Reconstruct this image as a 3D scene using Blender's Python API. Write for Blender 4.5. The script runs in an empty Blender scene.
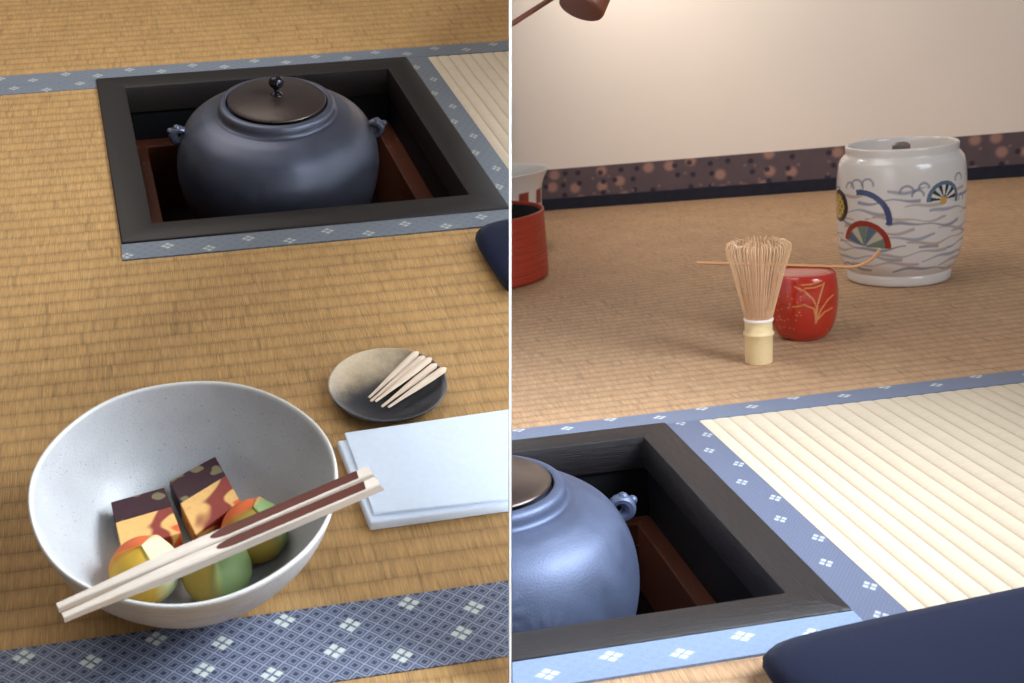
import bpy, bmesh, math, random
from math import sin, cos, pi, sqrt, radians, atan2, exp, hypot
from mathutils import Matrix, Vector
random.seed(4)
col = bpy.context.scene.collection
sc = bpy.context.scene

# ------------------------------------------------------------------ camera
F_PX, PPX = 1090.0, 330.0
def axes(yaw, pitch, roll):
    fw = Vector((sin(yaw)*cos(pitch), cos(yaw)*cos(pitch), -sin(pitch)))
    rt = Vector((cos(yaw), -sin(yaw), 0)); up = rt.cross(fw)
    c, s = cos(roll), sin(roll)
    return c*rt+s*up, -s*rt+c*up, fw
def pose(q):
    r, u, f = axes(*q[:3]); M = Matrix.Identity(4)
    for i, v in enumerate((r, u, -f)):
        for k in range(3): M[k][i] = v[k]
    for k in range(3): M[k][3] = q[3+k]*.01
    return M
QR = (0.0045452, 0.2647908, -0.1151036, -36.93501, -114.65724, 45.25098)
QL = (0.1720718, 0.6774543, 0.0030845, 7.727996, -138.242376, 64.018433)
CAM = pose(QR)
SR = Matrix.Identity(4)                  # level room: right-hand tea corner
SL = CAM @ pose(QL).inverted()           # raked display: left-hand tea corner
cd = bpy.data.cameras.new('camera'); cam = bpy.data.objects.new('camera', cd); col.objects.link(cam)
cam.matrix_world = CAM
cd.sensor_fit = 'HORIZONTAL'; cd.sensor_width = 36; cd.lens = F_PX/1024*36; cd.shift_x = (512-PPX)/1024
cd.clip_start = .02; cd.clip_end = 60
cd.dof.use_dof = True; cd.dof.focus_distance = 1.08; cd.dof.aperture_fstop = 12
sc.camera = cam

# added translucent board dividing the two corners, glows towards the left one
PT = .00135                              # board thickness (m)
kx = (510.3-PPX)/F_PX
_r, _u, _f = axes(*QR[:3])
PN = (_r - kx*_f).normalized()           # points to the right-hand corner
PC = CAM.translation.copy()

# ------------------------------------------------------------------ node helper
def lin(c):
    c = c/255 if c > 1 or isinstance(c, int) else c
    return c/12.92 if c <= .04045 else ((c+.055)/1.055)**2.4
def rgb(*c):
    return tuple(lin(int(x)) for x in c)
class E:
    def __init__(s, nb, sock): s.nb, s.s = nb, sock
    def _b(s, op, o, rev=False):
        return s.nb.m(op, o, s) if rev else s.nb.m(op, s, o)
    def __add__(s, o): return s._b('ADD', o)
    def __radd__(s, o): return s._b('ADD', o, True)
    def __sub__(s, o): return s._b('SUBTRACT', o)
    def __rsub__(s, o): return s._b('SUBTRACT', o, True)
    def __mul__(s, o): return s._b('MULTIPLY', o)
    def __rmul__(s, o): return s._b('MULTIPLY', o, True)
    def __truediv__(s, o): return s._b('DIVIDE', o)
    def __lt__(s, o): return s._b('LESS_THAN', o)
    def __gt__(s, o): return s._b('GREATER_THAN', o)
    def floor(s): return s.nb.m('FLOOR', s)
    def fract(s): return s.nb.m('FRACT', s)
    def abs(s): return s.nb.m('ABSOLUTE', s)
    def sin(s): return s.nb.m('SINE', s)
    def pow(s, p): return s.nb.m('POWER', s, p)
    def min(s, o): return s.nb.m('MINIMUM', s, o)
    def max(s, o): return s.nb.m('MAXIMUM', s, o)
    def mod2(s): return s.nb.m('FLOORED_MODULO', s, 2.0)
    def smooth(s, a, b):
        n = s.nb.new('ShaderNodeMapRange'); n.interpolation_type = 'SMOOTHSTEP'
        s.nb.link(s, n.inputs[0]); n.inputs[1].default_value = a; n.inputs[2].default_value = b
        return E(s.nb, n.outputs[0])
class NB:
    def __init__(s, m): s.nt = m.node_tree
    def new(s, t): return s.nt.nodes.new(t)
    def link(s, a, inp):
        if isinstance(a, E): s.nt.links.new(a.s, inp)
        else: inp.default_value = a
    def m(s, op, *a):
        n = s.new('ShaderNodeMath'); n.operation = op
        for i, x in enumerate(a): s.link(x, n.inputs[i])
        return E(s, n.outputs[0])
    def vec(s, x, y, z=0.0):
        n = s.new('ShaderNodeCombineXYZ')
        for i, v in enumerate((x, y, z)): s.link(v, n.inputs[i])
        return E(s, n.outputs[0])
    def sep(s, v):
        n = s.new('ShaderNodeSeparateXYZ'); s.link(v, n.inputs[0])
        return [E(s, o) for o in n.outputs]
    def uv(s):
        n = s.new('ShaderNodeUVMap'); n.uv_map = 'uv'; return s.sep(E(s, n.outputs[0]))[:2]
    def obj(s):                                   # object coordinates in cm
        n = s.new('ShaderNodeTexCoord'); v = s.sep(E(s, n.outputs['Object'])); return [c*100.0 for c in v]
    def noise(s, v, scale=1.0, detail=2.0, rough=.5, dist=0.0):
        n = s.new('ShaderNodeTexNoise'); s.link(v, n.inputs['Vector'])
        n.inputs['Scale'].default_value = scale; n.inputs['Detail'].default_value = detail
        n.inputs['Roughness'].default_value = rough; n.inputs['Distortion'].default_value = dist
        return E(s, n.outputs[0])
    def white(s, v):
        n = s.new('ShaderNodeTexWhiteNoise'); n.noise_dimensions = '3D'; s.link(v, n.inputs['Vector'])
        return E(s, n.outputs['Value'])
    def voro(s, v, scale):
        n = s.new('ShaderNodeTexVoronoi'); s.link(v, n.inputs['Vector']); n.inputs['Scale'].default_value = scale
        return E(s, n.outputs['Distance'])
    def mix(s, f, a, b):
        n = s.new('ShaderNodeMix'); n.data_type = 'RGBA'; s.link(f, n.inputs[0])
        for x, i in ((a, 6), (b, 7)):
            if isinstance(x, E): s.nt.links.new(x.s, n.inputs[i])
            else: n.inputs[i].default_value = (*x, 1)
        return E(s, n.outputs[2])
    def mul(s, a, k):                              # colour times value
        n = s.new('ShaderNodeMix'); n.data_type = 'RGBA'; n.blend_type = 'MULTIPLY'; n.inputs[0].default_value = 1
        v = s.vec(k, k, k)
        if isinstance(a, E): s.nt.links.new(a.s, n.inputs[6])
        else: n.inputs[6].default_value = (*a, 1)
        s.nt.links.new(v.s, n.inputs[7]); return E(s, n.outputs[2])
    def attr(s, name):
        n = s.new('ShaderNodeAttribute'); n.attribute_name = name; return E(s, n.outputs['Color'])
def mat(name, color=(.5, .5, .5), rough=.5, metal=0.0, spec=.5, coat=0.0, fn=None, sheen=0.0, sss=0.0):
    m = bpy.data.materials.new(name); m.use_nodes = True
    b = m.node_tree.nodes['Principled BSDF']; nb = NB(m)
    b.inputs['Base Color'].default_value = (*color, 1); b.inputs['Roughness'].default_value = rough
    b.inputs['Metallic'].default_value = metal; b.inputs['Specular IOR Level'].default_value = spec
    b.inputs['Coat Weight'].default_value = coat; b.inputs['Coat Roughness'].default_value = .08
    b.inputs['Sheen Weight'].default_value = sheen
    if sss:
        b.inputs['Subsurface Weight'].default_value = sss; b.inputs['Subsurface Radius'].default_value = (.006, .004, .002)
    if fn:
        d = fn(nb)
        if 'color' in d: nb.link(d['color'], b.inputs['Base Color'])
        if 'rough' in d: nb.link(d['rough'], b.inputs['Roughness'])
        if 'bump' in d:
            n = nb.new('ShaderNodeBump'); nb.link(d['bump'], n.inputs['Height'])
            n.inputs['Strength'].default_value = d.get('bs', .5); n.inputs['Distance'].default_value = d.get('bd', .002)
            m.node_tree.links.new(n.outputs[0], b.inputs['Normal'])
    return m

# ------------------------------------------------------------------ materials
def rush(name, base, dark, pitch, row0=0.0, contrast=1.0, fib=.19):
    def fn(nb):
        u, v = nb.uv()
        wob = nb.noise(nb.vec(u*.05, v*.3), 1.0, 2)*.5
        t = (v-row0+wob*.4)/pitch
        row = t.floor(); r = t.fract()
        prof = (r*pi).sin().pow(.45)
        seg = u/fib + row*.5
        w = nb.white(nb.vec(seg.floor(), row, 3.0))
        fine = nb.noise(nb.vec(u*8.0, v*.45, row*.3), 1.0, 3, .65); thin = nb.noise(nb.vec(u*22.0, v*.9, 4.0), 1.0, 2)
        big = nb.noise(nb.vec(u*.12, v*.12), 1.0, 3)
        tick = (nb.white(nb.vec((u/.42+row*.37).floor(), row, 9.0)) > .955)*.14*contrast
        k = .80 + w*.11*contrast + (fine-.5)*.95*contrast + (thin-.5)*.6*contrast + (big-.5)*.28 - tick
        k = k*(1-(1-prof)*.36*contrast)
        c = nb.mix(nb.noise(nb.vec(u*.4, v*.5), 1.0, 2), base, dark)
        fr = (seg.fract()*pi).sin().pow(.6)
        return dict(color=nb.mul(c, k*1.15), bump=prof*.7+fr*.25+fine*.15, bs=.55, bd=.0016)
    return mat(name, rough=.62, spec=.35, fn=fn)
M_rushL = rush('rush_gold', rgb(190, 150, 96), rgb(172, 130, 78), 1.76)
M_rushR = rush('rush_tan', rgb(196, 158, 122), rgb(180, 142, 107), 1.95, fib=.24)
def pale_fn(nb):
    u, v = nb.uv()
    ph = (u+.12).fract(); groove_shade = ((ph-.5).abs()).smooth(.36, .5); u = u*1.8  # shade between the ribs put into the colour, darker along each groove
    w = nb.noise(nb.vec(u*1.2, v*7.0), 1.0, 3, .6)
    big = nb.noise(nb.vec(u*.1, v*.1), 1.0, 2)
    cell = nb.white(nb.vec((u/1.8).floor(), (v/.25).floor(), 1.0))
    return dict(color=nb.mul(nb.mix(groove_shade, rgb(210, 193, 170), rgb(192, 172, 148)), .9+(w-.5)*.16+cell*.05+(big-.5)*.1), bump=w+cell*.2, bs=.2, bd=.0007)
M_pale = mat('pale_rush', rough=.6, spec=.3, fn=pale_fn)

def brocade(name, base, dark, light, flower, step, rows, half, p=1.36, soft=.05, fade=1.0):
    def fn(nb):
        u, v = nb.uv()
        s = (u+v*1.31)/p; t = (u-v*1.31)/p
        fs = (s.fract()-.5).abs(); ft = (t.fract()-.5).abs()
        d = fs.max(ft)
        line = d.smooth(.42, .46)+((1-d.smooth(.29, .32))*d.smooth(.22, .25))*.5; ring = d.smooth(.32, .35)*(1-d.smooth(.39, .42)); core = 1-d.smooth(.15, .2)
        n = nb.noise(nb.vec(u*6.0, v*6.0), 1.0, 2)
        weave = ((u*26.0).sin()*(v*26.0).sin())*.05+((u*60.0).sin())*.04
        c = nb.mix(((core*.95).max(ring*.8))*fade, base, dark)
        c = nb.mix(line*.85*fade, c, light)
        idx = (u/step+.5).floor(); du = u-idx*step
        dv = v-(rows[0]+(rows[1]-rows[0])*idx.mod2())
        S = (du+dv*1.31).abs(); T = (du-dv*1.31).abs()
        ins = (1-S.max(T).smooth(half-soft, half+soft))
        cross = (S.min(T)).smooth(.07*half, .22*half)
        pin = (S.max(T)).smooth(.14*half, .3*half)
        edge = 1-(du.abs().max(dv.abs())-half*.78).abs().smooth(0.0, .05)*0
        c = nb.mix(ins*cross*pin, c, flower)
        return dict(color=nb.mul(c, .92+(n-.5)*.4+weave), bump=n+line*.5, bs=.25, bd=.0006)
    return mat(name, rough=.55, spec=.4, sheen=.1, fn=fn)
M_herL = brocade('brocade_near', rgb(102, 110, 132), rgb(50, 55, 78), rgb(150, 156, 174), rgb(206, 212, 204), 4.52, (.72, 1.85), .80)
M_herLf = brocade('brocade_grey', rgb(108, 114, 124), rgb(80, 88, 104), rgb(132, 138, 148), rgb(178, 180, 174), 4.25, (.75, 1.9), .72, soft=.16, fade=.35)
M_herR = brocade('brocade_blue', rgb(108, 118, 142), rgb(66, 74, 100), rgb(146, 154, 174), rgb(206, 208, 206), 5.33, (.32, 1.55), .80, p=.5, fade=.6)
M_herRs = brocade('brocade_side', rgb(94, 102, 128), rgb(62, 68, 92), rgb(120, 128, 148), rgb(176, 180, 184), 4.3, (1.65, 3.05), .78, p=.45, fade=.5)
M_herRf = brocade('brocade_pale', rgb(128, 146, 176), rgb(112, 130, 162), rgb(148, 164, 190), rgb(220, 226, 232), 4.95, (1.1, 2.1), .85, soft=.3, fade=.2)

def lacq_fn(nb):
    x, y, z = nb.obj()
    g = nb.noise(nb.vec(x*2.2, y*2.2, z*2.2), 1.0, 3)
    return dict(color=nb.mul((.015, .011, .010), .7+g*.6), rough=.46+(g-.5)*.08)
M_frameL = mat('black_lacquer', rough=.46, spec=.3, fn=lacq_fn)
def grain_fn(nb):
    u, v = nb.uv()
    g = nb.noise(nb.vec(u*.35, v*9.0), 1.0, 4, .65); g2 = nb.noise(nb.vec(u*.15, v*3.0), 1.0, 2)
    return dict(color=nb.mul((.014, .011, .012), .25+g*1.5), rough=.44+(g-.5)*.6, bump=g+g2*.5, bs=.6, bd=.0012)
M_frameR = mat('black_wood', rough=.35, spec=.5, fn=grain_fn)
M_pit = mat('soot_black', (.004, .004, .005), .55, spec=.25)
def copper_fn(nb):
    x, y, z = nb.obj(); g = nb.noise(nb.vec(x*.8, y*.8, z*.8), 1.0, 3)
    fl = nb.voro(nb.vec(x, y, z), 1.1) < .16
    return dict(color=nb.mix(fl*.25*(nb.noise(nb.vec(x*.2, y*.2, z), 1.0, 1) > .56), nb.mul(rgb(86, 42, 24), .55+g*.8), rgb(170, 150, 140)), rough=.55+g*.2)
M_copper = mat('red_clay', rough=.6, spec=.3, fn=copper_fn)
M_ash = mat('dark_ash', rough=.95, spec=.1, fn=lambda nb: dict(color=nb.mul((.012, .007, .006), .6+nb.noise(nb.vec(*nb.obj()), 1.2, 4))))
def iron(name, base, rough, bs, metal):
    def fn(nb):
        x, y, z = nb.obj()
        g = nb.noise(nb.vec(x, y, z), 5.0, 3, .6); p = nb.noise(nb.vec(x, y, z), .35, 3)
        return dict(color=nb.mul(base, .72+p*.55), rough=rough+(p-.5)*.22, bump=g, bs=bs, bd=.0012)
    return mat(name, rough=rough, spec=.6, metal=metal, fn=fn)
M_ironL = iron('cast_iron', rgb(80, 83, 98), .40, .12, .55)
M_ironR = iron('cast_iron_blue', rgb(76, 85, 110), .52, .2, .5)
M_bronze = mat('dark_bronze', rgb(66, 54, 50), .3, .55, .5, fn=lambda nb: dict(rough=.24+nb.noise(nb.vec(*nb.obj()), .8, 2)*.12))
M_knob = mat('knob_metal', rgb(44, 42, 48), .22, .8)

def bowl_fn(nb):
    x, y, z = nb.obj()
    p = nb.noise(nb.vec(x, y, z), .28, 3); g = nb.noise(nb.vec(x, y, z), 6.0, 2)
    sp = nb.voro(nb.vec(x, y, z), 1.7); on = nb.noise(nb.vec(x+7.0, y, z), 1.1, 2) > .44
    spots = (1-sp.smooth(.06, .13))*on*.75
    sp2 = (1-nb.voro(nb.vec(x+3.0, y, z), 3.4).smooth(.07, .15))*.4
    a = nb.m('ARCTAN2', y, x)
    st = nb.noise(nb.vec(a*1.3, z*2.6, 0.0), 1.6, 4, .6)
    r2 = nb.m('SQRT', x*x+y*y)
    outer = (r2-(z*1.52+4.0-z*z*.0875)).smooth(.0, .1)*(1-z.smooth(7.9, 8.4))
    c = nb.mix(p, rgb(196, 196, 197), rgb(164, 165, 168))
    fine = nb.noise(nb.vec(x, y, z), 11.0, 2).smooth(.58, .7)*.35; c = nb.mix(spots.max(sp2).max(fine), c, rgb(98, 92, 90))
    c = nb.mix(((z-8.45).smooth(0.0, .3))*.5, c, rgb(226, 220, 208))
    c = nb.mix(st.smooth(.5, .6)*outer*.6, c, rgb(140, 142, 150))
    return dict(color=c, rough=.34+(p-.5)*.2, bump=g*.5+p, bs=.2, bd=.002)
M_bowl = mat('speckled_glaze', rough=.35, spec=.5, fn=bowl_fn)
def azuki_fn(nb):
    x, y, z = nb.obj(); g = nb.noise(nb.vec(x, y, z), 2.0, 3)
    v = nb.noise(nb.vec(x, y, z), .62, 1, .4)
    return dict(color=nb.mix(v.smooth(.60, .63), nb.mul(rgb(56, 30, 38), .7+g*.6), rgb(118, 108, 80)), rough=.4+g*.1)
M_azuki = mat('azuki_jelly', rough=.4, spec=.2, fn=azuki_fn)
def potato_fn(nb):
    x, y, z = nb.obj()
    v = nb.noise(nb.vec(x, y, z), .3, 1, .4, .5); g = nb.noise(nb.vec(x, y, z), 2.5, 3)
    c = nb.mix(v.smooth(.55, .60), rgb(222, 172, 100), rgb(210, 86, 42))
    c = nb.mix(nb.noise(nb.vec(x+4.0, y, z), .3, 1, .4, .5).smooth(.64, .69), c, rgb(130, 34, 22))
    return dict(color=nb.mul(c, .85+g*.3), rough=.4)
M_potato = mat('sweet_potato_jelly', rough=.4, spec=.4, fn=potato_fn, sss=.1)
M_paint = {}
def painted(name, rough, spec=.5, coat=0.0, bump=None, sss=0.0):
    def fn(nb):
        d = dict(color=nb.attr('paint'))
        if bump:
            d['bump'] = nb.noise(nb.vec(*nb.obj()), bump, 3); d['bs'] = .25; d['bd'] = .001
        return d
    return mat(name, rough=rough, spec=spec, coat=coat, fn=fn, sss=sss)
M_neri = painted('bean_paste', .62, .3, bump=9.0, sss=.12)
M_porc = painted('painted_porcelain', .16, .5, coat=.4)
M_caddy = painted('vermilion_lacquer', .14, .5, coat=.5)
M_pot = painted('painted_white_pot', .3)
def tub_fn(nb):
    x, y, z = nb.obj(); a = nb.m('ARCTAN2', y, x)
    l = nb.noise(nb.vec(a*.8, z*2.4, 0.0), 1.5, 3)
    return dict(color=nb.mul(rgb(170, 56, 34), .55+l*.85), bump=l, bs=.4, bd=.004)
M_tub = mat('red_lacquer_wood', rough=.42, spec=.4, fn=tub_fn)
M_tubin = mat('black_interior', (.006, .004, .004), .5)
def dish_fn(nb):
    x, y, z = nb.obj(); n = nb.noise(nb.vec(x, y, z), .5, 3)
    t = (x*-.42+y*.9+(n-.5)*3.2)
    c = nb.mix(t.smooth(-.2, 4.6), rgb(40, 40, 46), rgb(206, 184, 152))
    r = nb.m('SQRT', x*x+y*y)
    c = nb.mix(r.smooth(4.75, 5.0)*.25, c, rgb(150, 150, 150))
    g = nb.noise(nb.vec(x, y, z), 4.0, 3)
    return dict(color=nb.mul(c, .85+g*.3), rough=.36+(n-.5)*.2, bump=g, bs=.2, bd=.001)
M_dish = mat('smoke_glaze', rough=.35, fn=dish_fn)
def wood(name, base, amp=.3, rough=.55, fx=.5):
    def fn(nb):
        x, y, z = nb.obj()
        g = nb.noise(nb.vec(x*fx, y*9.0, z*9.0), 1.0, 3)
        return dict(color=nb.mul(base, 1-amp/2+g*amp), rough=rough)
    return mat(name, rough=rough, spec=.35, fn=fn)
M_pick = wood('pale_pickwood', rgb(228, 206, 184), .2)
M_stick = wood('pale_cedar', rgb(200, 186, 172), .5)
M_stickend = wood('cedar_end', rgb(186, 174, 164), .3)
M_bark = wood('brown_bark', rgb(76, 33, 23), .9, .4, .35)
M_paper = mat('white_paper', rough=.75, spec=.2, fn=lambda nb: dict(color=nb.mul(rgb(226, 238, 255), .96+nb.noise(nb.vec(*nb.obj()), 2.0, 3)*.1), bump=nb.noise(nb.vec(*nb.obj()), .35, 2), bs=.12, bd=.003))
def navy_fn(nb):
    x, y, z = nb.obj(); g = nb.noise(nb.vec(x, y, z), 9.0, 2); b = nb.noise(nb.vec(x, y, z), .1, 2)
    return dict(color=nb.mul(rgb(15, 22, 48), .75+(g-.5)*.4+(b-.2)*.5), bump=g, bs=.3, bd=.0008)
M_navy = mat('navy_cloth', rough=.85, spec=.15, sheen=.06, fn=navy_fn)
M_wall = mat('cream_plaster', rough=.85, spec=.15, fn=lambda nb: dict(color=nb.mul(rgb(240, 225, 211), .97+nb.noise(nb.vec(*nb.obj()), .05, 3)*.06), bump=nb.noise(nb.vec(*nb.obj()), 3.0, 3), bs=.08, bd=.001))
def koshi_fn(nb):
    u, v = nb.uv()
    c = nb.mix(nb.noise(nb.vec(u*.3, v*.3), 1.0, 2), rgb(104, 88, 90), rgb(88, 74, 80))
    for k, (cw, ch, r0, cc, th, soft) in enumerate(((5.4, 3.6, 1.15, rgb(168, 128, 114), .5, .55), (4.3, 2.6, .62, rgb(54, 46, 62), .45, .25), (3.1, 3.3, .36, rgb(130, 104, 100), .55, .2))):
        cu = (u/cw+k*.37).floor(); cv = (v/ch+k*.21).floor()
        jx = nb.white(nb.vec(cu, cv, 1.0+k)); jy = nb.white(nb.vec(cu, cv, 5.0+k)); on = nb.white(nb.vec(cu, cv, 9.0+k)) > th
        dx = ((u/cw+k*.37).fract()-.3-jx*.4)*cw; dy = ((v/ch+k*.21).fract()-.35-jy*.3)*ch
        d = nb.m('SQRT', dx*dx+dy*dy)
        c = nb.mix((1-d.smooth(r0-soft, r0+soft))*on*.9, c, cc)
    return dict(color=c)
M_koshi = mat('blossom_paper', rough=.7, spec=.2, fn=koshi_fn)
M_base = mat('navy_edge', rough=.7, spec=.2, fn=lambda nb: dict(color=nb.mul(rgb(38, 38, 50), .7+nb.noise(nb.vec(*nb.obj()), .6, 3)*.6)))
M_board = bpy.data.materials.new('translucent_board'); M_board.use_nodes = True  # added board lets lamp light through to brighten the left corner
_nt = M_board.node_tree; _nt.nodes.remove(_nt.nodes['Principled BSDF']); _o = _nt.nodes['Material Output']
_d = _nt.nodes.new('ShaderNodeBsdfDiffuse'); _t = _nt.nodes.new('ShaderNodeBsdfTranslucent'); _x = _nt.nodes.new('ShaderNodeMixShader'); _x.inputs[0].default_value = .72
_n = _nt.nodes.new('ShaderNodeTexNoise'); _n.inputs['Scale'].default_value = 8; _c = _nt.nodes.new('ShaderNodeMapRange'); _c.inputs[3].default_value = .94; _c.inputs[4].default_value = .98
_nt.links.new(_n.outputs[0], _c.inputs[0])
for _s in (_d, _t): _nt.links.new(_c.outputs[0], _s.inputs[0])
_nt.links.new(_d.outputs[0], _x.inputs[1]); _nt.links.new(_t.outputs[0], _x.inputs[2]); _nt.links.new(_x.outputs[0], _o.inputs[0])
M_sub = wood('underfloor_wood', rgb(120, 95, 66), .4)
M_core = mat('straw_core', rough=.9, fn=lambda nb: dict(color=nb.mul(rgb(170, 140, 96), .7+nb.noise(nb.vec(*nb.obj()), 4.0, 3)*.5)))
M_bamboo = wood('bamboo', rgb(226, 200, 152), .22, .4)
M_tine = mat('bamboo_tine', rgb(226, 184, 148), .45, spec=.4, fn=lambda nb: dict(color=nb.mul(rgb(222, 180, 140), .8+nb.noise(nb.vec(*nb.obj()), 1.5, 2)*.3)))
M_thread = mat('white_thread', rgb(232, 222, 214), .7, fn=lambda nb: dict(color=nb.mul(rgb(236, 226, 218), .9+nb.noise(nb.vec(*nb.obj()), 6.0, 2)*.2)))
M_scoop = wood('tan_bamboo', rgb(222, 166, 118), .25, .4)
def ladle_fn(nb):
    x, y, z = nb.obj(); n = nb.noise(nb.vec(x*3.0, y*3.0, z*.5), 1.0, 3)
    return dict(color=nb.mul(rgb(98, 52, 34), .6+n*.8), rough=.45)
M_ladle = mat('smoked_bamboo', rough=.45, spec=.4, fn=ladle_fn)
M_ladlein = mat('pale_bamboo_inside', rgb(224, 184, 130), .5, fn=lambda nb: dict(color=nb.mul(rgb(224, 184, 130), .9+nb.noise(nb.vec(*nb.obj()), 2.0, 2)*.2)))

# ------------------------------------------------------------------ build helpers
ROOTM = {}
def tag(o, label, cat, group=None):
    o['label'] = label; o['category'] = cat
    if group: o['group'] = group
def thing(name, S, loc, label, cat, group=None, rz=0.0, rot=None):
    o = bpy.data.objects.new(name, None); col.objects.link(o); o.empty_display_size = .02
    R = rot.to_4x4() if rot is not None else Matrix.Rotation(rz, 4, 'Z')
    M = S @ Matrix.Translation(Vector(loc)*.01) @ R
    o.matrix_world = M; ROOTM[o.name] = M; o['_root'] = 1; del o['_root']
    tag(o, label, cat, group); return o
def split(bm, Mw, side):
    """saw the piece off where it meets the white partition (side +1 right, -1 left)"""
    co = PC + PN*(side*(PT/2+.0008)); Mi = Mw.inverted()
    lc = (Mi @ co)*100; ln = (Mi.to_3x3() @ PN)
    r = bmesh.ops.bisect_plane(bm, geom=bm.verts[:]+bm.edges[:]+bm.faces[:], plane_co=lc, plane_no=ln, clear_inner=side > 0, clear_outer=side < 0)
    ed = [e for e in r['geom_cut'] if isinstance(e, bmesh.types.BMEdge) and e.is_valid and len(e.link_faces) == 1]
    if ed:
        try: bmesh.ops.triangle_fill(bm, use_beauty=True, use_dissolve=False, edges=ed)
        except Exception: pass
def build(name, bm, m, parent=None, S=None, cut=0, flat=False, angle=40, mats=None):
    """one mesh object from a bmesh in cm"""
    if cut:
        split(bm, ROOTM[parent.name] if parent else S, cut)
    bmesh.ops.recalc_face_normals(bm, faces=bm.faces[:]) if not flat == 'keep' else None
    for v in bm.verts: v.co *= .01
    me = bpy.data.meshes.new(name); bm.to_mesh(me); bm.free()
    for x in (mats or [m]): me.materials.append(x)
    if flat is not True:
        me.polygons.foreach_set('use_smooth', [True]*len(me.polygons))
        me.set_sharp_from_angle(angle=radians(angle))
    o = bpy.data.objects.new(name, me); col.objects.link(o)
    if parent: o.parent = parent
    elif S is not None: o.matrix_world = S
    return o
def lathe(prof, n=96, cx=0, cy=0, closed=True):
    bm = bmesh.new(); rings = []
    for r, z in prof:
        if r < 1e-5: rings.append([bm.verts.new((cx, cy, z))])
        else: rings.append([bm.verts.new((cx+r*cos(2*pi*i/n), cy+r*sin(2*pi*i/n), z)) for i in range(n)])
    for a, b in zip(rings, rings[1:]):
        for i in range(n):
            j = (i+1) % n
            if len(a) == 1 and len(b) == 1: continue
            if len(a) == 1: bm.faces.new((a[0], b[j], b[i]))
            elif len(b) == 1: bm.faces.new((a[i], a[j], b[0]))
            else: bm.faces.new((a[i], a[j], b[j], b[i]))
    return bm
def spline(pts, k):
    """Catmull-Rom resample of a profile or path"""
    P = [Vector(p) for p in pts]; P = [2*P[0]-P[1]]+P+[2*P[-1]-P[-2]]; out = []
    for i in range(1, len(P)-2):
        for s in range(k):
            t = s/k; a, b, c, d = P[i-1], P[i], P[i+1], P[i+2]
            out.append(.5*((2*b)+(c-a)*t+(2*a-5*b+4*c-d)*t*t+(3*b-a-3*c+d)*t**3))
    out.append(P[-2]); return out
def even(pts, st):
    out = [pts[0]]
    for a, b in zip(pts, pts[1:]):
        n = max(1, int(hypot(b[0]-a[0], b[1]-a[1])/st))
        out += [(a[0]+(b[0]-a[0])*i/n, a[1]+(b[1]-a[1])*i/n) for i in range(1, n+1)]
    return out
def uvl(bm): return bm.loops.layers.uv.get('uv') or bm.loops.layers.uv.new('uv')
def prism(bm, poly, z0, z1, uvf=None):
    """vertical prism; uvf maps (x,y) to pattern coordinates"""
    L = uvl(bm); uvf = uvf or (lambda x, y: (x, y))
    t = [bm.verts.new((x, y, z1)) for x, y in poly]; b = [bm.verts.new((x, y, z0)) for x, y in poly]
    fs = [bm.faces.new(t), bm.faces.new(b[::-1])]
    n = len(poly)
    for i in range(n): fs.append(bm.faces.new((t[i], b[i], b[(i+1) % n], t[(i+1) % n])))
    for f in fs:
        for l in f.loops: l[L].uv = uvf(l.vert.co.x, l.vert.co.y)
    return bm
def box(bm, c, s, M=None):
    r = bmesh.ops.create_cube(bm, size=1)
    for v in r['verts']:
        v.co = Vector((v.co.x*s[0]+c[0], v.co.y*s[1]+c[1], v.co.z*s[2]+c[2]))
        if M: v.co = M @ v.co
    return r['verts']
def bevel(bm, w, seg=2):
    bmesh.ops.bevel(bm, geom=bm.edges[:], offset=w, segments=seg, affect='EDGES', profile=.5)
def tube(bm, path, radii, n=12, flatten=1.0, up=Vector((0, 0, 1))):
    rings = []; P = [Vector(p) for p in path]
    for i, p in enumerate(P):
        d = (P[min(i+1, len(P)-1)]-P[max(i-1, 0)]).normalized()
        a = d.cross(up)
        if a.length < 1e-4: a = d.cross(Vector((1, 0, 0)))
        a.normalize(); b = a.cross(d)
        r = radii[i] if isinstance(radii, (list, tuple)) else radii
        rings.append([bm.verts.new(p+a*r*cos(2*pi*k/n)+b*r*flatten*sin(2*pi*k/n)) for k in range(n)])
    for A, B in zip(rings, rings[1:]):
        for k in range(n): bm.faces.new((A[k], A[(k+1) % n], B[(k+1) % n], B[k]))
    bm.faces.new(rings[0][::-1]); bm.faces.new(rings[-1])
    return bm
def paint(o, fn):
    me = o.data; at = me.color_attributes.new('paint', 'FLOAT_COLOR', 'POINT')
    buf = []
    for v in me.vertices: buf += [*fn(v.co.x*100, v.co.y*100, v.co.z*100), 1]
    at.data.foreach_set('color', buf)
def lerp(a, b, t): return tuple(x+(y-x)*t for x, y in zip(a, b))
def sm(x, a, b):
    t = min(max((x-a)/(b-a), 0), 1); return t*t*(3-2*t)
def structure(o): o['kind'] = 'structure'; return o

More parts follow.
